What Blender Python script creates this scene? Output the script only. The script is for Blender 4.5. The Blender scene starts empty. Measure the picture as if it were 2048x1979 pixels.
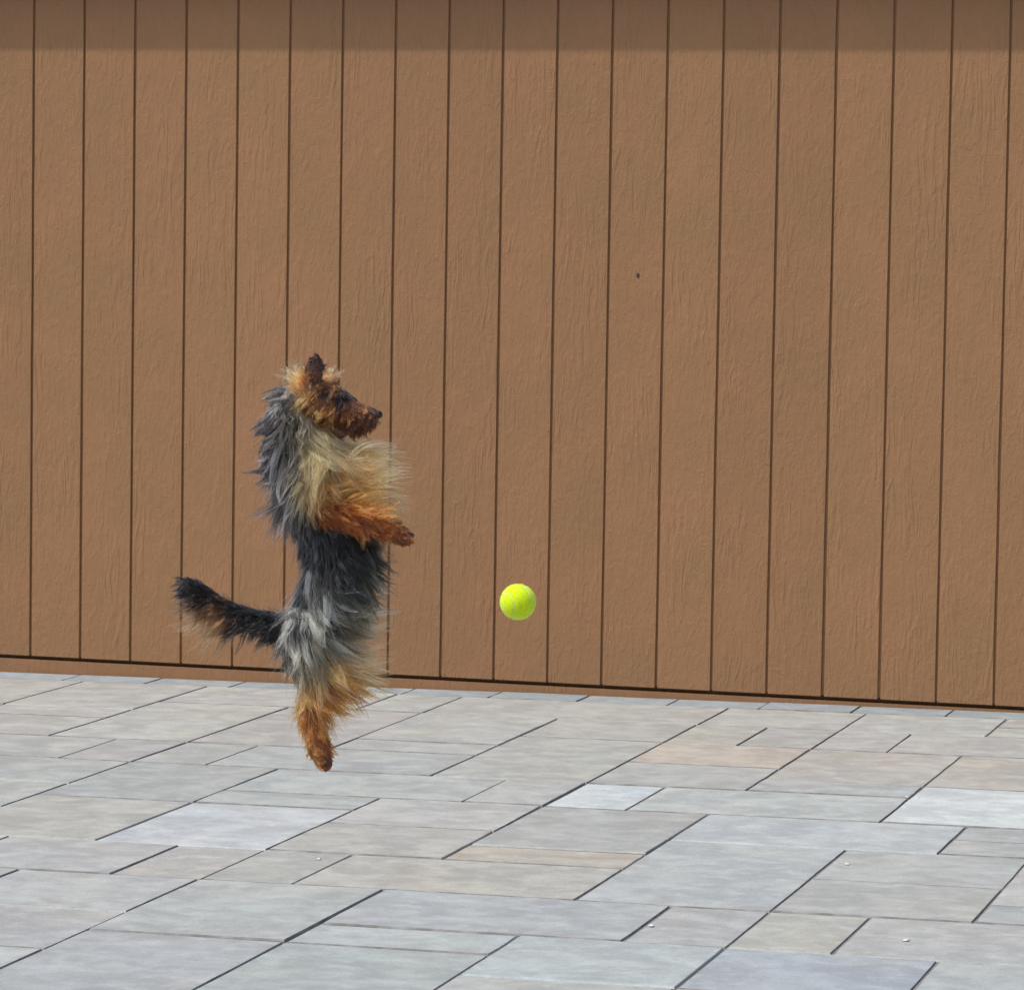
import bpy, bmesh, math, random
import numpy as np
from mathutils import Matrix, Vector
random.seed(7); rng = np.random.default_rng(11)
scene = bpy.context.scene
C0 = scene.collection

# ------------------------------------------------------------------ camera
F = 7227.66                     # focal length in photo pixels (2048 wide)
CX, CY = 1024.0, 989.5
YAW, PITCH, ROLL = -0.280351, -0.072069, 0.0159565
CAM = np.array([5.50767, -12.57095, 1.62050])
def cam_axes():
    fwd = np.array([math.sin(YAW)*math.cos(PITCH), math.cos(YAW)*math.cos(PITCH), math.sin(PITCH)])
    right = np.array([math.cos(YAW), -math.sin(YAW), 0.0])
    up = np.cross(right, fwd)
    r = math.cos(ROLL)*right + math.sin(ROLL)*up
    u = -math.sin(ROLL)*right + math.cos(ROLL)*up
    return r, u, fwd
AR, AU, AF = cam_axes()
cam_data = bpy.data.cameras.new('camera')
cam = bpy.data.objects.new('camera', cam_data); C0.objects.link(cam)
cam_data.sensor_fit = 'HORIZONTAL'; cam_data.sensor_width = 36.0
cam_data.lens = F/2048*36.0; cam_data.clip_start = 0.1; cam_data.clip_end = 1000
M = Matrix.Identity(4)
for k in range(3):
    M[k][0] = AR[k]; M[k][1] = AU[k]; M[k][2] = -AF[k]; M[k][3] = CAM[k]
cam.matrix_world = M
scene.camera = cam
scene.render.resolution_x = 1024; scene.render.resolution_y = 989

# ------------------------------------------------------------------ light
SUN = Vector((-0.38, -0.30, 0.87)).normalized()
world = bpy.data.worlds.new('World'); scene.world = world; world.use_nodes = True
wn = world.node_tree; wn.nodes.clear()
sky = wn.nodes.new('ShaderNodeTexSky'); sky.sky_type = 'NISHITA'; sky.sun_disc = False
sky.sun_elevation = math.asin(SUN.z); sky.sun_rotation = math.atan2(SUN.x, SUN.y)
sky.air_density = 1.0; sky.dust_density = 2.5; sky.ozone_density = 1.0
bg = wn.nodes.new('ShaderNodeBackground'); bg.inputs['Strength'].default_value = 0.15
wo = wn.nodes.new('ShaderNodeOutputWorld')
wn.links.new(sky.outputs[0], bg.inputs[0]); wn.links.new(bg.outputs[0], wo.inputs[0])
sun_d = bpy.data.lights.new('sun', 'SUN'); sun_d.energy = 2.6; sun_d.angle = math.radians(1.6)
sun_d.color = (1.0, 0.95, 0.87)
sun = bpy.data.objects.new('sun', sun_d); C0.objects.link(sun)
sun.rotation_euler = SUN.to_track_quat('Z', 'Y').to_euler()
sun.location = (0, -6, 12)
vs = scene.view_settings
vs.view_transform = 'Standard'; vs.look = 'None'; vs.exposure = 0.22; vs.gamma = 1.0
vs.use_curve_mapping = False

# ------------------------------------------------------------------ helpers
def s2l(c):
    c = np.asarray(c, float)/255.0
    return np.where(c <= 0.04045, c/12.92, ((c+0.055)/1.055)**2.4)
def mesh_obj(name, verts, faces, mat=None, parent=None, smooth=False, attrs=None):
    me = bpy.data.meshes.new(name)
    me.from_pydata([tuple(v) for v in verts], [], [tuple(f) for f in faces]); me.update()
    if smooth: me.polygons.foreach_set('use_smooth', [True]*len(me.polygons))
    if mat: me.materials.append(mat)
    o = bpy.data.objects.new(name, me); C0.objects.link(o)
    if parent: o.parent = parent
    return o
def empty(name, loc=(0, 0, 0)):
    o = bpy.data.objects.new(name, None); C0.objects.link(o); o.location = loc
    o.empty_display_size = 0.1
    return o
def tag(o, label=None, cat=None, group=None, kind=None):
    if label: o['label'] = label
    if cat: o['category'] = cat
    if group: o['group'] = group
    if kind: o['kind'] = kind
    return o
class NT:
    def __init__(self, name):
        self.m = bpy.data.materials.new(name); self.m.use_nodes = True
        self.t = self.m.node_tree; self.b = self.t.nodes['Principled BSDF']
    def n(self, typ, **kw):
        nd = self.t.nodes.new(typ)
        for k, v in kw.items():
            if k in nd.inputs: nd.inputs[k].default_value = v
            else: setattr(nd, k, v)
        return nd
    def l(self, a, b): self.t.links.new(a, b)
    def math(self, op, a, b=None, c=None, clamp=False):
        nd = self.t.nodes.new('ShaderNodeMath'); nd.operation = op; nd.use_clamp = clamp
        for i, v in enumerate((a, b, c)):
            if v is None: continue
            if isinstance(v, (int, float)): nd.inputs[i].default_value = v
            else: self.l(v, nd.inputs[i])
        return nd.outputs[0]
    def mix(self, fac, a, b, blend='MIX'):
        nd = self.t.nodes.new('ShaderNodeMix'); nd.data_type = 'RGBA'; nd.blend_type = blend
        for s, v in ((nd.inputs[0], fac), (nd.inputs[6], a), (nd.inputs[7], b)):
            if isinstance(v, (int, float)): s.default_value = v
            elif isinstance(v, (tuple, list)): s.default_value = tuple(v)[:3] + (1,)
            else: self.l(v, s)
        return nd.outputs[2]
    def coords(self, scale=(1, 1, 1), offs=None):
        tc = self.n('ShaderNodeTexCoord'); mp = self.n('ShaderNodeMapping')
        mp.inputs['Scale'].default_value = scale
        self.l(tc.outputs['Object'], mp.inputs[0])
        if offs is not None: self.l(offs, mp.inputs['Location'])
        return mp.outputs[0]
    def noise(self, vec, scale, detail=3, rough=0.55, dist=0.0):
        nd = self.n('ShaderNodeTexNoise'); nd.inputs['Scale'].default_value = scale
        nd.inputs['Detail'].default_value = detail; nd.inputs['Roughness'].default_value = rough
        nd.inputs['Distortion'].default_value = dist
        self.l(vec, nd.inputs['Vector']); return nd.outputs['Fac']
    def ramp(self, fac, lo, hi, a=0.0, b=1.0):
        nd = self.n('ShaderNodeMapRange'); nd.clamp = True
        self.l(fac, nd.inputs[0]); nd.inputs[1].default_value = lo; nd.inputs[2].default_value = hi
        nd.inputs[3].default_value = a; nd.inputs[4].default_value = b; return nd.outputs[0]

# ------------------------------------------------------------------ materials
def mat_siding(name='brown_siding_paint', col=(0.314, 0.164, 0.077), grain=1.0):
    k = NT(name); oi = k.n('ShaderNodeObjectInfo')
    rv = k.n('ShaderNodeCombineXYZ')
    k.l(k.math('MULTIPLY', oi.outputs['Random'], 37.0), rv.inputs[0]); k.l(k.math('MULTIPLY', oi.outputs['Random'], 91.0), rv.inputs[2])
    v = k.coords((1, 1, 1), rv.outputs[0])
    vs_ = k.coords((1, 1, 0.10), rv.outputs[0])      # long vertical grain
    vm = k.coords((1, 1, 0.28), rv.outputs[0])
    # embossed wood grain: patches of long wandering ridges, and a pebbled skin everywhere
    dn = k.n('ShaderNodeTexNoise'); dn.inputs['Scale'].default_value = 9; dn.inputs['Detail'].default_value = 2; k.l(vm, dn.inputs['Vector'])
    wob = k.n('ShaderNodeVectorMath'); wob.operation = 'MULTIPLY_ADD'; k.l(dn.outputs['Color'], wob.inputs[0]); wob.inputs[1].default_value = (0.085, 0.0, 0.05); k.l(vs_, wob.inputs[2])
    ridge = k.noise(wob.outputs[0], 34, 2, 0.5)
    ridge = k.math('SUBTRACT', 1.0, k.math('MULTIPLY', k.math('ABSOLUTE', k.math('SUBTRACT', ridge, 0.5)), 9.0), clamp=True)
    mask = k.ramp(k.noise(vm, 7.0, 2), 0.47, 0.60)
    rings = k.math('MULTIPLY', ridge, mask)
    crack = k.ramp(k.noise(vm, 34, 3, 0.6, 1.4), 0.46, 0.64)
    peb = k.noise(k.coords((1, 1, 0.55), rv.outputs[0]), 66, 3, 0.62, 0.6)
    peb2 = k.noise(v, 170, 2, 0.6)
    h = k.math('ADD', k.math('MULTIPLY', rings, 0.7), k.math('MULTIPLY', crack, 0.34))
    h = k.math('ADD', h, k.math('MULTIPLY', peb, 0.95)); h = k.math('ADD', h, k.math('MULTIPLY', peb2, 0.55))
    bp = k.n('ShaderNodeBump'); bp.inputs['Strength'].default_value = 0.62*grain; bp.inputs['Distance'].default_value = 0.0036
    k.l(h, bp.inputs['Height']); k.l(bp.outputs[0], k.b.inputs['Normal'])
    big = k.noise(v, 3.2, 4, 0.6); mid = k.noise(v, 22, 3, 0.6)
    c = k.mix(k.ramp(big, 0.35, 0.68), (col[0]*0.93, col[1]*0.97, col[2]*0.94), (col[0]*1.08, col[1]*1.02, col[2]*1.04))
    c = k.mix(k.ramp(mid, 0.3, 0.7, 0.0, 0.35), c, (col[0]*0.86, col[1]*0.86, col[2]*0.82))
    c = k.mix(k.ramp(peb, 0.5, 0.75, 0.0, 0.14), c, (col[0]*1.25, col[1]*1.25, col[2]*1.25))
    pv = k.n('ShaderNodeHueSaturation'); k.l(c, pv.inputs['Color'])
    k.l(k.math('MULTIPLY_ADD', oi.outputs['Random'], 0.07, 0.965), pv.inputs['Value'])
    k.l(pv.outputs[0], k.b.inputs['Base Color'])
    k.b.inputs['Roughness'].default_value = 0.62; k.b.inputs['Specular IOR Level'].default_value = 0.25
    return k.m
def mat_plain(name, col, rough=0.7, var=0.15, scale=30, bump=0.2, bdist=0.002):
    k = NT(name); v = k.coords(); nz = k.noise(v, scale, 4)
    c = k.mix(k.ramp(nz, 0.3, 0.7), tuple(x*(1-var) for x in col), tuple(x*(1+var) for x in col))
    k.l(c, k.b.inputs['Base Color']); k.b.inputs['Roughness'].default_value = rough
    k.b.inputs['Specular IOR Level'].default_value = 0.3
    bp = k.n('ShaderNodeBump'); bp.inputs['Strength'].default_value = bump; bp.inputs['Distance'].default_value = bdist
    k.l(nz, bp.inputs['Height']); k.l(bp.outputs[0], k.b.inputs['Normal'])
    return k.m
def mat_paver():
    k = NT('slate_face_paver'); oi = k.n('ShaderNodeObjectInfo')
    rv = k.n('ShaderNodeCombineXYZ')
    k.l(k.math('MULTIPLY', oi.outputs['Random'], 53.0), rv.inputs[0]); k.l(k.math('MULTIPLY', oi.outputs['Random'], 29.0), rv.inputs[1])
    v = k.coords((1, 1, 1), rv.outputs[0]); vst = k.coords((0.85, 1.0, 1), rv.outputs[0])
    big = k.noise(vst, 5.0, 5, 0.65, 0.8); mid = k.noise(vst, 13, 7, 0.68, 0.3); fine = k.noise(v, 140, 5, 0.75); tint = k.noise(v, 2.6, 2, 0.5)
    base = oi.outputs['Color']
    c = k.mix(k.ramp(big, 0.42, 0.58), k.mix(0.8, base, (0.80, 0.80, 0.82), 'MULTIPLY'), base)
    c = k.mix(k.ramp(mid, 0.50, 0.66, 0, 0.60), c, k.mix(0.9, base, (1.22, 1.22, 1.22), 'MULTIPLY'))
    c = k.mix(k.ramp(mid, 0.48, 0.32, 0, 0.60), c, k.mix(1.0, base, (0.76, 0.76, 0.77), 'MULTIPLY'))
    c = k.mix(k.ramp(tint, 0.50, 0.70, 0, 0.45), c, k.mix(1.0, c, (0.95, 1.0, 1.04), 'MULTIPLY'))
    c = k.mix(k.ramp(tint, 0.48, 0.30, 0, 0.40), c, k.mix(1.0, c, (1.04, 1.0, 0.91), 'MULTIPLY'))
    c = k.mix(k.ramp(fine, 0.45, 0.68, 0.0, 0.6), c, k.mix(1.0, c, (1.22, 1.22, 1.22), 'MULTIPLY'))
    c = k.mix(k.ramp(fine, 0.46, 0.30, 0.0, 0.7), c, k.mix(1.0, c, (0.70, 0.70, 0.70), 'MULTIPLY'))
    k.l(c, k.b.inputs['Base Color'])
    k.l(k.ramp(mid, 0.3, 0.7, 0.58, 0.76), k.b.inputs['Roughness']); k.b.inputs['Specular IOR Level'].default_value = 0.35
    h = k.math('ADD', k.math('MULTIPLY', big, 1.0), k.math('MULTIPLY', mid, 0.8)); h = k.math('ADD', h, k.math('MULTIPLY', fine, 0.30))
    bp = k.n('ShaderNodeBump'); bp.inputs['Strength'].default_value = 0.38; bp.inputs['Distance'].default_value = 0.004
    k.l(h, bp.inputs['Height']); k.l(bp.outputs[0], k.b.inputs['Normal'])
    return k.m
def mat_hair(name):
    m = bpy.data.materials.new(name); m.use_nodes = True; t = m.node_tree; t.nodes.clear()
    h = t.nodes.new('ShaderNodeBsdfHairPrincipled'); h.parametrization = 'COLOR'; h.model = 'CHIANG'
    h.inputs['Roughness'].default_value = 0.33; h.inputs['Radial Roughness'].default_value = 0.55
    at = t.nodes.new('ShaderNodeAttribute'); at.attribute_name = 'hair_color'
    o = t.nodes.new('ShaderNodeOutputMaterial')
    t.links.new(at.outputs['Color'], h.inputs['Color']); t.links.new(h.outputs[0], o.inputs[0])
    return m
M_siding = mat_siding()
M_trim = mat_siding('brown_trim_paint', (0.300, 0.156, 0.074), 0.6)
M_roof = mat_plain('roof_shingle', (0.07, 0.06, 0.055), 0.9)
M_paver = mat_paver()
M_sand = mat_plain('joint_sand', (0.215, 0.208, 0.196), 0.95, 0.25, 90, 0.4)
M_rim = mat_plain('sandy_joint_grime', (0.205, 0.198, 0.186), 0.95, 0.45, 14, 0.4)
M_earth = mat_plain('ground_gravel', (0.22, 0.20, 0.17), 0.95, 0.25, 3, 0.4, 0.01)
M_white = mat_plain('white_chip', (0.55, 0.56, 0.55), 0.8, 0.08, 60)
M_dark = mat_plain('rusty_nail', (0.06, 0.035, 0.025), 0.6)

# ------------------------------------------------------------------ ground
def gz(x, y): return -0.0644 + 0.0116*x - 0.0055*y      # patio plane (slight drainage fall)
W = 150
tag(mesh_obj('ground', [(-W, -W, -0.45), (W, -W, -0.45), (W, W, -0.45), (-W, W, -0.45)], [(0, 1, 2, 3)], M_earth), kind='structure')
JD = 0.0048
xs0, xs1, ys0, ys1 = -9.7, 17.5, -14.8, 0.35
def slab(x0, x1, y0, y1, top, th):
    v = []
    for dz in (0, -th):
        for x, y in ((x0, y0), (x1, y0), (x1, y1), (x0, y1)): v.append((x, y, gz(x, y)+top+dz))
    return v, [(0, 1, 2, 3), (7, 6, 5, 4), (0, 4, 5, 1), (1, 5, 6, 2), (2, 6, 7, 3), (3, 7, 4, 0)]
v, f = slab(xs0, xs1, ys0, ys1, -JD, 0.35)
patio = tag(mesh_obj('patio', v, f, M_sand), kind='structure')

GX, GXO, GY, GYO = 0.2450, 0.306, 0.2440, 0.200
def paver_shape(x0, x1, v0, v1, gap=None, wob=0.0011, nseg=5, tilt=0.0016):
    """outline in plan (v = distance from the wall), eased top edge"""
    g = [random.uniform(0.0012, 0.0034) for _ in range(4)] if gap is None else [gap]*4
    x0 += g[0]; x1 -= g[1]; v0 += g[2]; v1 -= g[3]
    cx, cv = (x0+x1)/2, (v0+v1)/2
    ta, tb, dz = random.gauss(0, tilt), random.gauss(0, tilt), random.gauss(0, 0.0009)
    corners = [(x0, v1), (x1, v1), (x1, v0), (x0, v0)]
    ring = []
    for a in range(4):
        p, q = corners[a], corners[(a+1) % 4]
        for s in range(nseg):
            t = s/nseg
            x, y = p[0]+(q[0]-p[0])*t, p[1]+(q[1]-p[1])*t
            w = wob if s else 0.0016
            dx, dy = cx-x, cv-y; L = math.hypot(dx, dy)
            r = random.uniform(0, 2*w) if s else random.uniform(0.001, 0.004)
            ring.append((x+dx/L*r, y+dy/L*r))
    n = len(ring); verts = []
    ox, oy = cx, -cv; oz = gz(ox, oy)
    def add(x, vv, z):
        verts.append((x-ox, -vv-oy, gz(x, -vv)-oz+z+ta*(x-cx)+tb*(vv-cv)+dz))
    for q, (x, y) in enumerate(ring):                  # inner top: the eased edge is wider front and back
        side = q//nseg; ex, ev = 0.0018, 0.0062
        add(x+math.copysign(ex, cx-x) if abs(cx-x) > 0.6*(x1-x0)/2-1e-6 and (side in (1, 3) or q % nseg == 0) else x,
            y+math.copysign(ev, cv-y) if (side in (0, 2) or q % nseg == 0) else y, 0.0)
    for x, y in ring: add(x, y, -0.0042)
    for x, y in ring: add(x, y, -0.055)
    faces = [tuple(range(n))]; mats = [0]
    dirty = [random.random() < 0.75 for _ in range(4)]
    for a in range(n):
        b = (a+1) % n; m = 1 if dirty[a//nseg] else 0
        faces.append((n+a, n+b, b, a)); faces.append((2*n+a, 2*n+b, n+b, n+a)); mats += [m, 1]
    return verts, faces, (ox, oy, oz), mats
def add_paver(x0, x1, v0, v1, color, **kw):
    ve, fa, loc, mats = paver_shape(x0, x1, v0, v1, **kw)
    o = mesh_obj('paver', ve, fa, M_paver, patio); o.location = loc
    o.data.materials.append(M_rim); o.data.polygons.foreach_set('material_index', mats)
    o.color = tuple(color)+(1,)
    return o
GREY = (0.362, 0.370, 0.346); BLUE = (0.346, 0.368, 0.354); PALE = (0.382, 0.408, 0.394); WARM = (0.364, 0.362, 0.324); TAN = (0.380, 0.356, 0.302); WHITE = (0.45, 0.490, 0.484); STEEL = (0.322, 0.356, 0.362)
seen = [(-2,0,0,3,GREY),(0,2,0,3,GREY),(0,2,3,4,GREY),(0,2,4,6,GREY),(-2,0,3,6,GREY),(0,3,6,8,GREY),(2,5,0,2,GREY),(2,4,2,6,GREY),(3,4,6,8,GREY),(0,2,8,10,GREY),(2,4,8,10,GREY),(2,4,10,12,GREY),(2,4,12,14,GREY),
 (5,6,0,2,GREY),(4,6,2,6,GREY),(4,5,6,8,GREY),(5,8,6,8,BLUE),(6,10,0,2,GREY),(6,8,2,5,GREY),(6,8,5,6,GREY),(8,10,2,4,GREY),(8,10,4,8,GREY),
 (6,9,8,10,BLUE),(9,10,8,10,GREY),(8,10,10,12,GREY),(6,8,10,11,BLUE),(6,8,11,14,PALE),(4,6,8,11,BLUE),(4,6,11,14,WARM),
 (5,7,14,16,GREY),(7,8,14,16,WARM),(4,6,16,18,GREY),(6,8,16,18,GREY),(6,8,18,20,GREY),(8,10,16,19,GREY),(8,10,19,22,BLUE),(6,8,20,22,BLUE),
 (8,10,12,14,WARM),(8,9,14,16,WARM),(9,12,14,16,WARM),(10,13,16,18,BLUE),(10,12,18,19,BLUE),(10,12,19,22,BLUE),(13,14,16,18,GREY),(12,14,18,20,PALE),(12,14,20,22,GREY),
 (10,12,13,14,TAN),(10,12,10,13,GREY),(10,11,8,10,WHITE),(11,14,8,10,PALE),(12,14,7,8,BLUE),(10,12,4,6,TAN),(10,12,6,8,GREY),(10,12,0,2,GREY),(10,11,2,4,WARM),(11,12,2,4,GREY),
 (12,14,0,2,GREY),(12,13,2,4,GREY),(13,16,2,4,GREY),(12,14,4,7,WARM),(14,16,0,1,GREY),(14,16,1,2,GREY),(14,16,4,7,WARM),(14,16,7,10,WHITE),
 (12,15,10,12,PALE),(15,17,10,11,BLUE),(15,17,11,12,GREY),(12,14,12,16,BLUE),(14,16,12,14,GREY),(14,16,14,16,GREY),(14,15,16,18,WARM),(15,18,16,18,GREY),(14,16,18,20,STEEL),(16,18,12,15,GREY),(16,18,15,16,BLUE),(16,18,18,20,BLUE)]
occ = {}
def put(i0, i1, j0, j1):
    for i in range(i0, i1):
        for j in range(j0, j1): occ[(i, j)] = 1
def cellbox(i0, i1, j0, j1): return GXO+GX*i0, GXO+GX*i1, GYO+GY*j0, GYO+GY*j1
def jitter(c, s=0.035):
    b = random.gauss(0, s); return [max(0.05, x*(1+b+random.gauss(0, 0.008))) for x in c]
for i0, i1, j0, j1, col in seen:
    put(i0, i1, j0, j1); add_paver(*cellbox(i0, i1, j0, j1), jitter(col))
SIZES = [(2,2),(3,2),(2,3),(4,2),(2,4),(2,1),(1,2),(3,2),(2,2)]
def fill(i0, i1, j0, j1):
    out = []
    for j in range(j0, j1):
        for i in range(i0, i1):
            if (i, j) in occ: continue
            opts = SIZES[:]; random.shuffle(opts)
            for w, h in opts+[(1, 1)]:
                if i+w > i1 or j+h > j1: continue
                if any((a, b) in occ for a in range(i, i+w) for b in range(j, j+h)): continue
                put(i, i+w, j, j+h); out.append((i, i+w, j, j+h)); break
    return out
for r in fill(-6, 22, 0, 26):
    add_paver(*cellbox(*r), jitter(random.choice([GREY, GREY, BLUE, WARM, PALE])))
# border course along the wall
bx = 0.210-0.331*14
for q in range(38):
    add_paver(bx+0.331*q, bx+0.331*(q+1), 0.002, GYO, jitter((0.285, 0.325, 0.340)), gap=0.0016)
# the rest of the paving, beyond what the pavers above cover, is one piece
V, Fc = [], []
for r in fill(-40, 68, 0, 58):
    x0, x1, a, b = cellbox(*r); g = 0.0025; base = len(V)
    for zt, e in ((0.0, 0.004), (-0.003, 0), (-0.05, 0)):
        for x, vv in ((x0+g+e, b-g-e), (x1-g-e, b-g-e), (x1-g-e, a+g+e), (x0+g+e, a+g+e)): V.append((x, -vv, gz(x, -vv)+zt))
    Fc.append((base, base+1, base+2, base+3))
    for L in (0, 4):
        for s in range(4):
            t = (s+1) % 4; Fc.append((base+L+4+s, base+L+4+t, base+L+t, base+L+s))
o = mesh_obj('paving', V, Fc, M_paver, patio); o.color = GREY+(1,); tag(o, kind='stuff')

# small white chips lying on the pavers
def on_ground(px, py):
    d = AR*(px-CX)/F - AU*(py-CY)/F + AF
    s = (-0.0644 + 0.0116*CAM[0] - 0.0055*CAM[1] - CAM[2])/(d[2]-0.0116*d[0]+0.0055*d[1])
    return CAM + s*d
def chip(px, py, w, label):
    w *= 0.55
    p = on_ground(px, py); rr = [random.uniform(0.75, 1.2) for _ in range(9)]
    ve, fa = [], []
    for L, (k, z) in enumerate(((1, 0.0003), (0.96, 0.0012), (0.6, 0.0030))):
        for a in range(9):
            t = a/9*2*math.pi; ve.append((w*k*rr[a]*math.cos(t), w*1.2*k*rr[a]*math.sin(t), z))
    for L in (0, 9):
        for a in range(9):
            b = (a+1) % 9; fa.append((L+a, L+b, L+9+b, L+9+a))
    fa.append(tuple(range(18, 27)))
    o = mesh_obj('chip', ve, fa, M_white); o.location = (p[0], p[1], p[2]+0.0010)
    tag(o, label, 'chip', 'white chips scattered on the pavers')
chip(1815, 1594, 0.011, 'medium white chip of a cluster of three on a paver joint')
chip(1834, 1596, 0.014, 'widest white chip of a cluster of three beside a pale paver')
chip(1820, 1602, 0.008, 'smallest white chip of a cluster of three on a paver joint')
chip(638, 1718, 0.012, 'lone white chip on a warm grey paver next to a faint joint')
chip(1303, 1851, 0.013, 'lone white chip at the edge of a small beige paver')
chip(1694, 1728, 0.013, 'thin white chip on a grey paver near its dark corner joint')
chip(1813, 1880, 0.016, 'thin white chip in the middle of a long grey paver')

# ------------------------------------------------------------------ the building behind
PW = 0.2032; I0, I1 = -17, 40; TOP = 2.543
house = tag(empty('building', (0, 0, 0)), 'brown house wall of vertical grooved wood grain siding behind the patio', 'building')
def plank(i):
    g = 0.0042; x0, x1 = i*PW+g, (i+1)*PW-g; ns = 9; ve, fa = [], []
    rough = 0.0009 if i > 13 else 0.0005
    for s in range(ns+1):
        z = TOP*s/ns; a, b = random.gauss(0, rough*0.6), random.gauss(0, rough)
        for x, y in ((x0+a, 0.014), (x0+a, 0.0024), (x0+a+0.0018, 0.0), (x1+b-0.0018, 0.0), (x1+b, 0.0024), (x1+b, 0.014)):
            ve.append((x-(x0+x1)/2, y, z))
    for s in range(ns):
        for c in range(5):
            a = s*6+c; fa.append((a, a+1, a+7, a+6))
    fa.append((5, 4, 3, 2, 1, 0))
    o = mesh_obj('plank', ve, fa, M_siding, house); o.location = ((x0+x1)/2, 0, 0)
    return o
planks = {i: plank(i) for i in range(I0, I1)}
def box(x0, x1, y0, y1, z0, z1):
    v = [(x0,y0,z0),(x1,y0,z0),(x1,y1,z0),(x0,y1,z0),(x0,y0,z1),(x1,y0,z1),(x1,y1,z1),(x0,y1,z1)]
    return v, [(3,2,1,0),(4,5,6,7),(0,1,5,4),(1,2,6,5),(2,3,7,6),(3,0,4,7)]
def part(name, mat, *b, parent=None):
    v, f = box(*b); return mesh_obj(name, v, f, mat, parent or house)
xa, xb = I0*PW, I1*PW
part('sheathing', M_siding, xa, xb, 0.0095, 0.10, 0.004, TOP)
part('base_board', M_trim, xa, xb, 0.0035, 0.055, -0.30, -0.0145)
part('sill_plate', M_trim, xa, xb, 0.056, 0.10, -0.30, 0.0035)
EV = 0.068
EZ = 2.549
part('soffit', M_trim, xa-0.3, xb+0.3, -EV, 0.10, EZ, EZ+0.02)
part('fascia', M_trim, xa-0.3, xb+0.3, -EV-0.022, -EV-0.001, EZ-0.012, EZ+0.16)
part('side_wall', M_trim, xa, xa+0.1, 0.101, 5.0, -0.30, TOP)
part('side_wall', M_trim, xb-0.1, xb, 0.101, 5.0, -0.30, TOP)
part('rear_wall', M_trim, xa, xb, 5.001, 5.1, -0.30, TOP)
xr0, xr1 = xa-0.32, xb+0.32
mesh_obj('roof', [(xr0,-EV-0.05,EZ+0.165),(xr1,-EV-0.05,EZ+0.165),(xr1,2.5,4.1),(xr0,2.5,4.1),(xr1,5.25,EZ+0.165),(xr0,5.25,EZ+0.165),
     (xr0,-EV-0.05,EZ+0.205),(xr1,-EV-0.05,EZ+0.205),(xr1,2.5,4.14),(xr0,2.5,4.14),(xr1,5.25,EZ+0.205),(xr0,5.25,EZ+0.205)],
     [(3,2,1,0),(5,4,2,3),(6,7,8,9),(9,8,10,11),(0,1,7,6),(4,5,11,10),(0,6,9,3),(3,9,11,5),(1,2,8,7),(2,4,10,8)], M_roof, house)
def on_wall(px, py, y=0.0):
    d = AR*(px-CX)/F - AU*(py-CY)/F + AF
    return CAM + d*(y-CAM[1])/d[1]
def nail(px, py, r, mat):
    p = on_wall(px, py); i = int(math.floor(p[0]/PW)); pl = planks[i]
    ve = [(p[0]-pl.location.x+r*math.cos(a*math.pi/4), y, p[2]+1.5*r*math.sin(a*math.pi/4)) for y in (0.0005, -0.0012) for a in range(8)]
    fa = [tuple(range(15, 7, -1))]+[(a, (a+1) % 8, 8+(a+1) % 8, 8+a) for a in range(8)]
    mesh_obj('nail_head', ve, fa, mat, pl)
nail(1276, 551, 0.006, M_dark)
nail(1187, 127, 0.004, M_trim)

# ------------------------------------------------------------------ tennis ball
D_BALL = 6.75; R_BALL = 0.0335
def at(px, py, depth): return CAM + depth*(AR*(px-CX)/F - AU*(py-CY)/F + AF)
bp_ = at(1036, 1203, D_BALL)
ball = tag(empty('tennis_ball', bp_), 'bright yellow green tennis ball flying in front of the brown wall', 'ball')
ball.rotation_euler = (1.1, 0.4, 0.3)
def mat_felt():
    k = NT('tennis_felt'); v = k.coords(); nz = k.noise(v, 160, 4, 0.7); dirt = k.noise(v, 28, 3)
    c = k.mix(k.ramp(nz, 0.3, 0.75), (0.53, 0.72, 0.003), (0.72, 0.90, 0.015))
    c = k.mix(k.ramp(dirt, 0.55, 0.75, 0, 0.35), c, (0.36, 0.45, 0.02)); k.l(c, k.b.inputs['Base Color'])
    k.b.inputs['Roughness'].default_value = 0.95; k.b.inputs['Specular IOR Level'].default_value = 0.1
    k.b.inputs['Sheen Weight'].default_value = 0.6; k.b.inputs['Sheen Roughness'].default_value = 0.5
    k.b.inputs['Sheen Tint'].default_value = (0.9, 1.0, 0.5, 1)
    b = k.n('ShaderNodeBump'); b.inputs['Strength'].default_value = 0.7; b.inputs['Distance'].default_value = 0.0015
    k.l(nz, b.inputs['Height']); k.l(b.outputs[0], k.b.inputs['Normal']); return k.m
M_felt = mat_felt(); M_seam = mat_plain('seam_rubber', (0.60, 0.70, 0.22), 0.7)
def seam_pt(t):
    a, b = 0.75, 0.25
    p = np.array([a*math.cos(t)+b*math.cos(3*t), a*math.sin(t)-b*math.sin(3*t), 2*math.sqrt(a*b)*math.sin(2*t)])
    return p/np.linalg.norm(p)
seam_line = np.array([seam_pt(2*math.pi*q/240) for q in range(240)])
bm = bmesh.new(); bmesh.ops.create_icosphere(bm, subdivisions=5, radius=R_BALL)
for vv in bm.verts:
    n = np.array(vv.co)/R_BALL; d = np.min(np.linalg.norm(seam_line-n, axis=1))*R_BALL
    k = min(1.0, max(0.0, (d-0.0012)/0.0016))
    vv.co = Vector(n*(R_BALL-0.0009*(1-k)+random.gauss(0, 0.00012)))
me = bpy.data.meshes.new('felt'); bm.to_mesh(me); bm.free(); me.materials.append(M_felt)
me.polygons.foreach_set('use_smooth', [True]*len(me.polygons))
o = bpy.data.objects.new('felt', me); C0.objects.link(o); o.parent = ball
ve, fa = [], []
NS = 160
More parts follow.
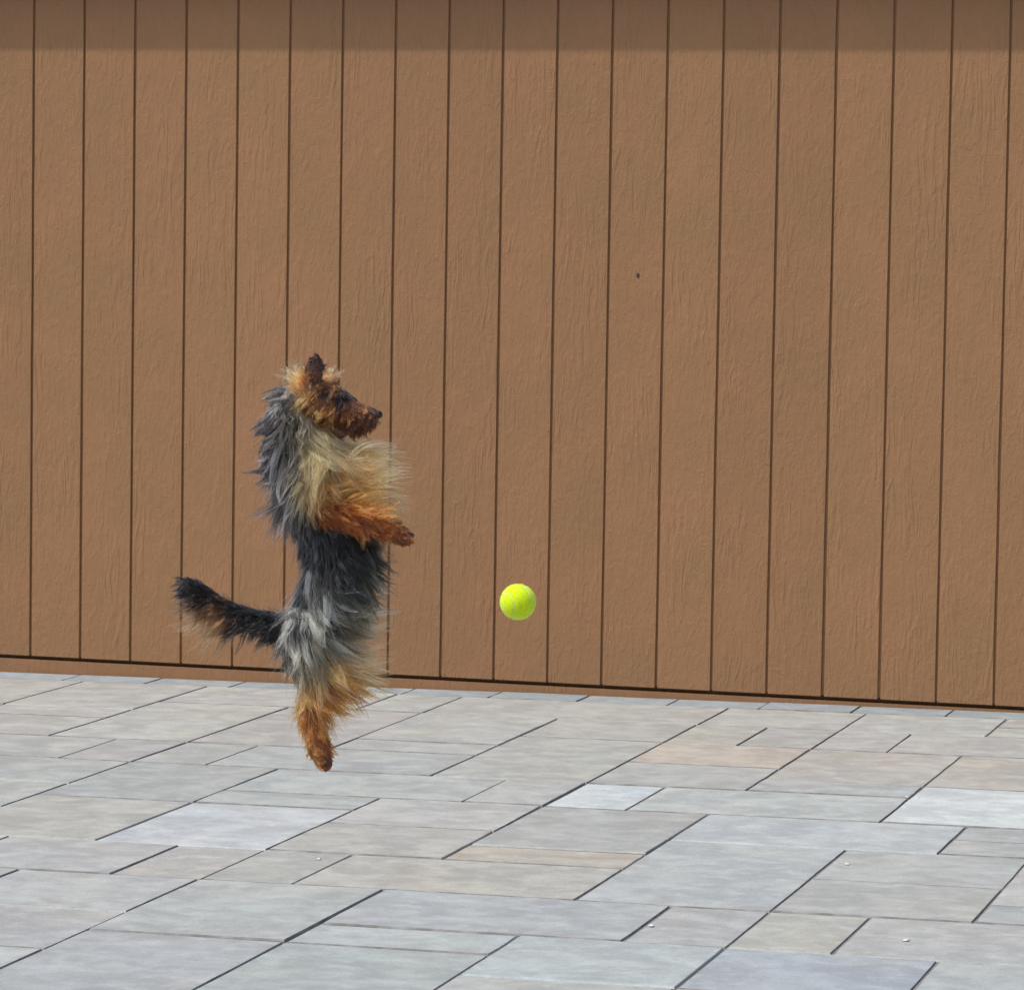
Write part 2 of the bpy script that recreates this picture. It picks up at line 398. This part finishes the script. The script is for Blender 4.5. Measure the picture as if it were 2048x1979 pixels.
for q in range(NS):
    p = seam_pt(2*math.pi*q/NS); tn = seam_pt(2*math.pi*(q+1)/NS)-p; tn /= np.linalg.norm(tn); sd = np.cross(p, tn)
    for e, h in ((-0.0013, -0.0012), (-0.0010, -0.0003), (0.0010, -0.0003), (0.0013, -0.0012)): ve.append(p*(R_BALL+h)+sd*e)
for q in range(NS):
    for c in range(3): a = q*4+c; b = ((q+1) % NS)*4+c; fa.append((a, b, b+1, a+1))
mesh_obj('seam', ve, fa, M_seam, ball, True)

# ------------------------------------------------------------------ fur
def make_curves(name, P, rad, col, mat, parent):
    N, K, _ = P.shape
    cu = bpy.data.hair_curves.new(name); cu.add_curves([K]*N)
    cu.points.foreach_set('position', P.reshape(-1).astype(np.float32))
    ra = cu.attributes.get('radius') or cu.attributes.new('radius', 'FLOAT', 'POINT')
    ra.data.foreach_set('value', rad.reshape(-1).astype(np.float32))
    ca = cu.attributes.new('hair_color', 'FLOAT_COLOR', 'CURVE')
    ca.data.foreach_set('color', np.concatenate([col, np.ones((N, 1))], 1).reshape(-1).astype(np.float32))
    cu.materials.append(mat)
    o = bpy.data.objects.new(name, cu); C0.objects.link(o); o.parent = parent
    return o
M_hair = mat_hair('dog_hair'); M_fuzz = mat_hair('felt_fuzz')
# felt fuzz
NF = 5000
n = rng.normal(size=(NF, 3)); n /= np.linalg.norm(n, axis=1)[:, None]
dd = np.array([np.min(np.linalg.norm(seam_line-q, axis=1)) for q in n])*R_BALL
n = n[dd > 0.0024]; NF = len(n)
tg = np.cross(n, rng.normal(size=(NF, 3))); tg /= np.linalg.norm(tg, axis=1)[:, None]
Pf = np.stack([n*R_BALL*0.995, n*(R_BALL+0.0006)+tg*0.0006, n*(R_BALL+0.0009)+tg*0.0020], 1)
make_curves('fuzz', Pf, np.tile([0.00016, 0.00013, 0.00005], (NF, 1)), np.tile([0.62, 0.86, 0.01], (NF, 1))*rng.uniform(0.8, 1.15, (NF, 1)), M_fuzz, ball)

# ------------------------------------------------------------------ dog
D_DOG = 6.0; S = F/D_DOG                      # photo pixels per metre at the dog
FX, FY = 655.0, 1537.0
dog = tag(empty('dog'), 'small shaggy grey and tan terrier leaping upright with tail out and forepaws tucked', 'dog')
p0 = at(FX, FY, D_DOG)
Md = Matrix.Identity(4)
for k in range(3): Md[k][0] = AR[k]; Md[k][1] = AF[k]; Md[k][2] = AU[k]; Md[k][3] = p0[k]
dog.matrix_world = Md
# chains: (px, py, depth px, radius across, radius in depth)
PARTS = {
 'torso': [(590,812,0,42,38),(585,855,0,52,46),(603,905,0,64,56),(630,965,0,70,62),(652,1030,0,68,60),(673,1092,0,70,58),(674,1135,0,61,54),(650,1188,0,54,50),(630,1236,0,50,48),(606,1280,0,38,44)],
 'head': [(616,800,0,40,38),(644,800,0,46,42),(672,812,0,38,35),(704,829,0,29,27),(733,837,0,25,22)],
 'jaw': [(690,848,0,19,18),(728,853,0,14,14)],
 'ear': [(619,776,-26,26,10),(625,752,-29,24,7),(631,731,-30,18,5),(635,715,-30,9,3)],
 'ear_far': [(630,770,26,22,10),(634,750,29,18,7),(638,733,30,12,5),(640,721,30,5,3)],
 'fore': [(632,930,-38,36,26),(636,985,-46,30,22),(660,1026,-52,30,22),(695,1032,-56,28,20),(735,1044,-56,23,18),(775,1060,-54,18,16),(798,1072,-50,17,16),(811,1079,-50,13,14)],
 'fore_far': [(640,930,38,36,26),(650,985,46,30,22),(668,1022,50,24,20),(705,1026,52,19,18),(745,1034,52,15,14),(780,1050,50,13,13),(802,1064,50,12,13),(815,1072,50,8,11)],
 'hind': [(612,1250,-26,44,28),(628,1295,-34,42,28),(648,1338,-38,34,25),(634,1380,-38,24,20),(616,1420,-38,16,15),(626,1462,-38,15,14),(639,1498,-38,19,17),(648,1517,-38,18,17),(654,1523,-38,14,14)],
 'hind_far': [(616,1250,26,44,28),(636,1292,34,42,28),(660,1332,38,33,25),(650,1374,38,23,20),(630,1410,38,15,14),(634,1446,38,12,12),(640,1478,38,13,14),(645,1492,38,12,13),(649,1498,38,8,11)],
 'tail': [(592,1252,0,24,24),(556,1244,0,16,16),(515,1238,0,14,14),(474,1229,0,14,13),(440,1211,0,14,12),(412,1189,0,14,12),(392,1176,0,13,11),(378,1170,0,9,8)],
}
def loc(px, py, dep): return np.array([(px-FX)/S, dep/S, (FY-py)/S])
def dense(ch):
    out = []
    for a, b in zip(ch[:-1], ch[1:]):
        a, b = np.array(a, float), np.array(b, float); m = max(2, int(np.hypot(*(a-b)[:2])/(0.28*min(a[3], b[3]))+1))
        for q in range(m): out.append(a+(b-a)*q/m)
    out.append(np.array(ch[-1], float)); return np.array(out)
DEN = {k: dense(v) for k, v in PARTS.items()}
bm = bmesh.new()
for k, arr in DEN.items():
    for px, py, dep, r1, r2 in arr:
        c = loc(px, py, dep)
        mt = Matrix.Translation(Vector(c)) @ Matrix.Diagonal((r1/S, r2/S, r1/S, 1))
        bmesh.ops.create_icosphere(bm, subdivisions=2, radius=1.0, matrix=mt)
# toes: four on each foot, pads forward
for cx_, cy_, dep, ux, uy in ((816,1080,-50,.86,.5),(815,1072,50,.86,.5),(656,1524,-38,.45,.89),(651,1499,38,.55,.83)):
    for q in range(4):
        o_ = (q-1.5)*6.2; e = 5.5 if q in (1, 2) else 1.5
        mt = Matrix.Translation(Vector(loc(cx_+ux*e, cy_+uy*e, dep+o_))) @ Matrix.Diagonal((9/S, 4.2/S, 8.0/S, 1))
        bmesh.ops.create_icosphere(bm, subdivisions=2, radius=1.0, matrix=mt)
tmp_me = bpy.data.meshes.new('body_raw'); bm.to_mesh(tmp_me); bm.free()
tmp = bpy.data.objects.new('body_raw', tmp_me); C0.objects.link(tmp)
rm = tmp.modifiers.new('r', 'REMESH'); rm.mode = 'VOXEL'; rm.voxel_size = 0.0032
sm = tmp.modifiers.new('s', 'SMOOTH'); sm.iterations = 6; sm.factor = 0.5
dg = bpy.context.evaluated_depsgraph_get(); dg.update()
me = bpy.data.meshes.new_from_object(tmp.evaluated_get(dg)); me.name = 'body'
bpy.data.objects.remove(tmp); bpy.data.meshes.remove(tmp_me)
me.polygons.foreach_set('use_smooth', [True]*len(me.polygons))
body = bpy.data.objects.new('body', me); C0.objects.link(body); body.parent = dog
nv = len(me.vertices)
co = np.zeros(nv*3, np.float32); me.vertices.foreach_get('co', co); co = co.reshape(-1, 3).astype(float)
me.calc_loop_triangles(); nt = len(me.loop_triangles)
tri = np.zeros(nt*3, np.int32); me.loop_triangles.foreach_get('vertices', tri); tri = tri.reshape(-1, 3)

# guides: px, py, root direction, tip direction (picture x right, y down), lift, length px, colour
G = {
 'torso': [
 (556,800,-.4,.6,-.5,.8,.4,32,(120,118,118)),(572,812,-.3,.8,-.4,.9,.35,36,(92,88,92)),(540,850,-.5,.8,-.6,.8,.4,40,(74,70,76)),(538,915,-.4,.9,-.5,.9,.38,52,(84,80,90)),(552,985,-.3,1,-.25,1,.35,95,(92,88,100)),
 (575,890,-.1,1,-.2,1,.28,60,(70,70,78)),(585,960,-.05,1,-.1,1,.2,70,(86,86,94)),(596,1050,0,1,.05,1,.12,36,(50,52,64)),
 (600,845,-.1,1,-.1,1,.3,60,(112,106,92)),(622,880,-.1,1,-.2,1,.3,80,(194,178,132)),(612,950,-.1,1,-.1,1,.22,85,(140,132,108)),(645,930,-.2,1,-.2,1,.3,90,(200,176,124)),
 (660,870,.2,.8,-.1,1,.4,80,(172,150,106)),(686,895,.5,-.6,.9,.5,.6,85,(222,176,114)),(705,935,.5,-.8,.9,.5,.6,112,(228,172,106)),(712,985,.5,-.8,1,.3,.55,108,(214,148,82)),(668,960,.2,-.5,.6,.6,.4,70,(196,136,76)),
 (620,1075,.05,1,.1,1,.18,46,(44,46,58)),(665,1095,.1,1,.25,1,.18,50,(32,34,46)),(710,1090,.2,1,.4,1,.24,52,(48,48,54)),(748,1092,.4,.9,.7,.7,.4,62,(86,84,68)),
 (740,1140,.5,.8,.9,.4,.42,72,(98,95,76)),(700,1160,.3,1,.8,.6,.26,66,(84,86,84)),(640,1150,.2,1,.5,.9,.2,60,(70,74,80)),(606,1140,.1,1,.3,1,.2,45,(70,74,84)),
 (606,1190,0,1,.3,1,.2,60,(98,102,106)),(650,1195,.3,1,1,.5,.26,80,(176,178,174)),(700,1205,.6,.8,1,.1,.4,84,(112,106,82)),
 (590,1245,0,1,.2,1,.2,60,(74,78,88)),(640,1262,.3,1,.9,.7,.26,84,(186,184,170)),(690,1250,.7,.6,1,0,.45,86,(140,118,82)),(575,1295,0,1,.1,1,.3,40,(44,44,54)),(566,1312,-.7,.4,-.8,.6,.8,40,(230,184,150))],
 'head': [
 (586,782,-.3,-.8,-.5,-.8,.55,40,(226,160,104)),(600,766,-.3,-.9,-.2,-1,.5,40,(224,156,100)),(656,758,.3,-.8,.7,-.5,.55,30,(208,146,92)),(604,802,-.4,.6,-.5,.9,.4,42,(222,184,124)),(618,822,-.4,.9,-.4,1,.35,40,(176,118,64)),
 (636,778,-.5,.3,-.7,.6,.25,24,(150,98,50)),(652,786,-.5,.6,-.6,.8,.2,22,(44,26,14)),(670,776,.0,.0,-.3,.6,.25,20,(120,74,34)),(690,790,.2,.4,-.1,.9,.2,12,(24,15,10)),(678,800,.0,.5,-.3,.9,.2,16,(52,30,16)),
 (660,818,-.6,.6,-.6,.8,.3,30,(176,112,56)),(690,828,-.4,.8,-.4,1,.3,24,(132,76,36)),(722,814,.1,.5,-.1,1,.18,10,(132,78,36)),(744,822,.3,.5,.0,1,.25,14,(76,38,16)),(746,850,.2,.9,-.1,1,.18,11,(112,64,28)),(712,862,-.2,1,-.3,1,.25,18,(76,42,20)),(656,842,-.4,.9,-.4,1,.35,38,(160,104,54))],
 'ear': [(633,730,.1,-1,.0,-1,.05,6,(78,46,34)),(630,760,.1,-1,.1,-1,.08,8,(100,58,36)),(604,766,-.6,-.5,-.5,-.8,.5,30,(228,164,108))],
 'fore': [(632,930,-.1,1,-.2,1,.3,80,(180,152,102)),(620,985,-.05,1,0,1,.25,50,(168,134,84)),(655,985,.1,-.6,.7,.3,.45,50,(196,130,66)),(650,1040,.2,.8,.7,.6,.25,24,(138,68,20)),(690,1012,.5,-.5,1,.5,.42,46,(192,116,50)),(700,1048,.8,.4,.9,.5,.28,36,(152,80,28)),(745,1026,.6,-.5,1,.4,.45,46,(192,116,52)),(750,1058,.9,.4,.9,.5,.25,30,(154,82,30)),(785,1068,.9,.45,.9,.5,.16,16,(162,86,30)),(812,1080,.8,.5,.8,.5,.12,8,(142,76,30))],
 'hind': [(605,1255,.1,1,.4,1,.22,66,(104,108,112)),(640,1275,.4,1,.9,.7,.28,82,(188,184,166)),(610,1310,.1,1,.4,.9,.25,72,(146,140,116)),(640,1325,.4,1,.8,.7,.32,80,(168,142,92)),(676,1325,.8,.5,1,.1,.55,92,(178,122,62)),
  (680,1365,.8,.6,1,.4,.55,72,(166,98,40)),(612,1370,.1,1,.3,1,.28,60,(186,134,74)),(645,1385,.4,.9,.7,.7,.35,62,(170,102,42)),(604,1420,-.1,1,.1,1,.22,36,(206,134,70)),(632,1430,.3,1,.4,1,.26,38,(178,104,44)),(616,1470,.0,1,.25,1,.18,28,(198,122,58)),(640,1480,.4,1,.3,1,.2,26,(168,96,40)),(636,1508,.3,1,.4,1,.14,16,(186,112,54)),(654,1524,.4,.9,.5,.9,.14,8,(110,60,28))],
 'tail': [(560,1228,-.9,0,-1,.1,.2,36,(44,42,46)),(520,1222,-.9,.05,-1,.2,.22,36,(34,32,34)),(480,1214,-.9,.0,-1,.1,.16,34,(18,16,18)),(430,1192,-.9,-.35,-.9,-.1,.13,30,(8,7,9)),(390,1163,-1,-.2,-1,.2,.14,28,(8,7,9)),
  (545,1264,-.6,.8,-.7,.8,.5,46,(46,40,36)),(500,1258,-.6,.8,-.8,.7,.5,54,(50,42,36)),(460,1248,-.7,.7,-.9,.6,.5,64,(66,50,38)),(428,1226,-.6,.8,-.9,.7,.55,76,(104,74,48)),(404,1206,-.7,.8,-1,.6,.5,66,(70,50,36)),(384,1184,-.9,.5,-1,.5,.35,36,(16,13,13)),(446,1240,-.5,.9,-.8,.9,.6,80,(150,106,66))],
}
G['jaw'] = G['head']; G['ear_far'] = G['ear']; G['fore_far'] = G['fore']; G['hind_far'] = G['hind']
names = list(PARTS)
def part_of(P):
    best = np.full(len(P), 1e9); idx = np.zeros(len(P), int)
    for k, nm in enumerate(names):
        for px, py, dep, r1, r2 in DEN[nm]:
            c = loc(px, py, dep); d = np.sqrt(((P-c)**2/np.array([r1/S, r2/S, r1/S])**2).sum(1)) - 1
            d *= min(r1, r2)
            m = d < best; best[m] = d[m]; idx[m] = k
    return idx
def guide(P, idx):
    px = P[:, 0]*S+FX; py = FY-P[:, 2]*S
    out = np.zeros((len(P), 9))
    for k, nm in enumerate(names):
        m = idx == k
        if not m.any(): continue
        g = np.array([list(q[:8])+list(s2l(q[8])) for q in G[nm]])
        d2 = (px[m][:, None]-g[None, :, 0])**2+(py[m][:, None]-g[None, :, 1])**2
        w = 1/(d2+60)**1.9; w /= w.sum(1)[:, None]
        out[m] = w@g[:, 2:]
    return out
# sample roots
A = co[tri[:, 0]]; B = co[tri[:, 1]]; Cc = co[tri[:, 2]]
cr = np.cross(B-A, Cc-A); area = np.linalg.norm(cr, axis=1)/2; fn = cr/(2*area[:, None]+1e-12)
NH = 46000
wt = np.array([{'tail': 2.4, 'head': 1.7, 'jaw': 1.7, 'ear': 2.0, 'ear_far': 2.0, 'fore': 1.3}.get(q, 1.0) for q in names])[part_of((A+B+Cc)/3)]*area
t = rng.choice(nt, NH, p=wt/wt.sum())
u, v = rng.random(NH), rng.random(NH); fl = u+v > 1; u[fl] = 1-u[fl]; v[fl] = 1-v[fl]
root = A[t]+(B[t]-A[t])*u[:, None]+(Cc[t]-A[t])*v[:, None]; nrm = fn[t]
idx = part_of(root); gd = guide(root, idx)
# keep nose, eyes clear of fur
def far_from(px, py, dep, r): return np.linalg.norm(root-loc(px, py, dep), axis=1) > r/S
EYES = [(690, 796, -27), (690, 796, 27)]
NOSE = (757, 829, 0)
keep = far_from(*NOSE, 9)
for e in EYES: keep &= far_from(*e, 4.5)
root, nrm, idx, gd = root[keep], nrm[keep], idx[keep], gd[keep]; NH = len(root)
K = 9
def grow(root, nrm, gd, lenf):
    N = len(root); P = np.zeros((N, K, 3)); P[:, 0] = root
    L = gd[:, 5]/S*lenf; step = L/(K-1)
    d0 = np.stack([gd[:, 0], np.zeros(N), -gd[:, 1]], 1); d1 = np.stack([gd[:, 2], np.zeros(N), -gd[:, 3]], 1)
    lift = gd[:, 4:5]
    for s in range(1, K):
        q = (s-0.5)/(K-1)
        d = d0*(1-q)+d1*q
        d = d/(np.linalg.norm(d, axis=1)[:, None]+1e-9)
        tng = d-(d*nrm).sum(1)[:, None]*nrm*(1-0.55*q)          # follow the skin, then fall free
        tng = tng/(np.linalg.norm(tng, axis=1)[:, None]+1e-9)
        lf = lift*(1-0.35*q)
        dd = tng*(1-lf)+nrm*lf
        dd = dd/(np.linalg.norm(dd, axis=1)[:, None]+1e-9)
        P[:, s] = P[:, s-1]+dd*step[:, None]
    return P
# clumps
NC = 2500
ci = rng.choice(NH, NC, replace=False)
near = np.zeros(NH, int)
for a in range(0, NH, 4000):
    d2 = ((root[a:a+4000, None]-root[ci][None])**2).sum(2)+(idx[a:a+4000, None] != idx[ci][None])*1.0
    near[a:a+4000] = d2.argmin(1)
cl_len = rng.uniform(0.6, 1.45, NC)
gc = gd[ci].copy()
ang = rng.normal(0, 0.40, NC)
for a, b in ((0, 1), (2, 3)):
    x, y = gc[:, a].copy(), gc[:, b].copy()
    gc[:, a] = x*np.cos(ang)-y*np.sin(ang); gc[:, b] = x*np.sin(ang)+y*np.cos(ang)
gc[:, 4] = np.clip(gc[:, 4]+rng.normal(0, 0.09, NC), 0.05, 0.9)
CP = grow(root[ci], nrm[ci], gc, cl_len)
tt = np.linspace(0, 1, K)
ph, fr, am = rng.uniform(0, 6.28, (NC, 2)), rng.uniform(4, 12, (NC, 2)), rng.uniform(1.0, 7.0, (NC, 2))/S
wave = am[:, None, :]*np.sin(ph[:, None, :]+fr[:, None, :]*tt[None, :, None])*tt[None, :, None]
CP[:, :, 1] += wave[:, :, 0]; CP[:, :, 0] += wave[:, :, 1]*0.9
gs = gd.copy(); ang = rng.normal(0, 0.25, NH)
for a, b in ((0, 1), (2, 3)):
    x, y = gs[:, a].copy(), gs[:, b].copy()
    gs[:, a] = x*np.cos(ang)-y*np.sin(ang); gs[:, b] = x*np.sin(ang)+y*np.cos(ang)
gs[:, 4] = np.clip(gs[:, 4]+rng.normal(0, 0.10, NH), 0.03, 0.9)
lenf = rng.uniform(0.55, 1.12, NH)*cl_len[near]*0.95
HP = grow(root, nrm, gs, lenf)
cg = rng.uniform(0.80, 0.99, NC)[near]*(rng.random(NH) > 0.07)        # a few strays
w = (cg[:, None]*tt[None, :]**0.6)[:, :, None]
scale_ = (lenf/np.maximum(cl_len[near], .1))[:, None]
# clump curve resampled at the strand's own length
s_ = np.clip(tt[None, :]*scale_, 0, 1)*(K-1); i0 = np.minimum(s_.astype(int), K-2); fr_ = (s_-i0)[:, :, None]
CN = CP[near]; ar = np.arange(NH)[:, None]
tgt = CN[ar, i0]*(1-fr_)+CN[ar, i0+1]*fr_
off = (root-root[ci][near])[:, None, :]*(1-0.85*tt[None, :, None])
HP = HP*(1-w)+(tgt+off*0.38)*w
HP[:, 0] = root-nrm*0.001
HP += rng.normal(0, 0.0005, HP.shape)*tt[None, :, None]
grey = gd[:, 6:9].max(1)/(gd[:, 6:9].min(1)+1e-4) < 1.9               # silver hair mixes light and dark locks
lum_c = gd[ci, 6:9].mean(1)
lock = np.where(rng.random(NC) < np.interp(lum_c, [0.04, 0.12, 0.40], [0.16, 0.30, 0.55]), np.interp(lum_c, [0.08, 0.2, 0.4], [2.5, 3.4, 2.6])*rng.uniform(0.75, 1.3, NC), rng.uniform(0.08, 0.30, NC))
soft = rng.lognormal(-0.10, 0.55, NC)
val = np.where(grey, lock[near], soft[near])*rng.lognormal(0, 0.24, NH)
hcol = np.clip(0.62*gd[:, 6:9]**1.15*val[:, None]*np.where(grey[:, None], [[1.0, 0.95, 0.80]], [[1.0, 0.97, 0.92]]), 0.003, 0.80)
rad = rng.uniform(0.00028, 0.00050, (NH, 1))*(1-0.75*tt[None, :]**2.2)
coat = make_curves('coat', HP, rad, hcol, M_hair, dog)
# long thin flyaway hairs
NFL = 4200
fi = rng.choice(NH, NFL, replace=False); fi = fi[gd[fi, 5] > 34]; NFL = len(fi)
gf = gd[fi].copy(); an = rng.normal(0, 0.34, NFL)
for a, b in ((0, 1), (2, 3)):
    x, y = gf[:, a].copy(), gf[:, b].copy()
    gf[:, a] = x*np.cos(an)-y*np.sin(an); gf[:, b] = x*np.sin(an)+y*np.cos(an)
gf[:, 4] = np.clip(gf[:, 4]+rng.uniform(0.05, 0.35, NFL), 0, 0.9)
FP = grow(root[fi], nrm[fi], gf, rng.uniform(0.9, 1.5, NFL))
wv = (rng.uniform(0, 5, (NFL, 1, 3))/S)*np.sin(rng.uniform(0, 6.28, (NFL, 1, 3))+rng.uniform(2, 7, (NFL, 1, 3))*tt[None, :, None])*tt[None, :, None]
make_curves('flyaway_hair', FP+wv, rng.uniform(0.00012, 0.00022, (NFL, 1))*(1-0.7*tt[None, :]), np.clip(hcol[fi]*1.25, 0.004, 0.8), M_hair, dog)

# skin colour follows the coat
gv = guide(co, part_of(co))
ca = me.color_attributes.new('skin_color', 'FLOAT_COLOR', 'POINT')
ca.data.foreach_set('color', np.concatenate([gv[:, 6:9]*0.7, np.ones((nv, 1))], 1).reshape(-1).astype(np.float32))
k = NT('dog_skin'); at_ = k.n('ShaderNodeAttribute'); at_.attribute_name = 'skin_color'
nz = k.noise(k.coords(), 220, 3); k.l(k.mix(k.ramp(nz, .3, .7, 0, .5), at_.outputs['Color'], (0.03, 0.025, 0.025)), k.b.inputs['Base Color']); k.b.inputs['Roughness'].default_value = 0.85
me.materials.append(k.m)
# nose and eyes
M_nose = mat_plain('nose_leather', (0.012, 0.011, 0.012), 0.38, 0.2, 300, 0.4, 0.0006)
M_eye = mat_plain('dark_eye', (0.010, 0.006, 0.004), 0.08, 0.0, 10, 0.0)
bm = bmesh.new()
bmesh.ops.create_icosphere(bm, subdivisions=3, radius=1.0, matrix=Matrix.Translation(Vector(loc(*NOSE))) @ Matrix.Diagonal((8.5/S, 9.5/S, 8/S, 1)))
for vv in bm.verts:
    l = np.array(vv.co)-loc(*NOSE)
    if l[2] < 0: vv.co.y = loc(*NOSE)[1]+l[1]*(1-0.35*abs(l[2])*S/8.5)
    for sgn in (-1, 1):
        nd = np.linalg.norm(l-np.array([7.5/S, sgn*5/S, -1/S]))
        if nd < 3.6/S: vv.co.x -= 2.5/S*(1-nd/(3.6/S))
me2 = bpy.data.meshes.new('nose'); bm.to_mesh(me2); bm.free(); me2.materials.append(M_nose)
me2.polygons.foreach_set('use_smooth', [True]*len(me2.polygons))
o = bpy.data.objects.new('nose', me2); C0.objects.link(o); o.parent = dog
for e in EYES:
    bm = bmesh.new(); bmesh.ops.create_uvsphere(bm, u_segments=20, v_segments=12, radius=6/S)
    me2 = bpy.data.meshes.new('eye'); bm.to_mesh(me2); bm.free(); me2.materials.append(M_eye)
    me2.polygons.foreach_set('use_smooth', [True]*len(me2.polygons))
    o = bpy.data.objects.new('eye', me2); C0.objects.link(o); o.parent = dog; o.location = loc(*e)
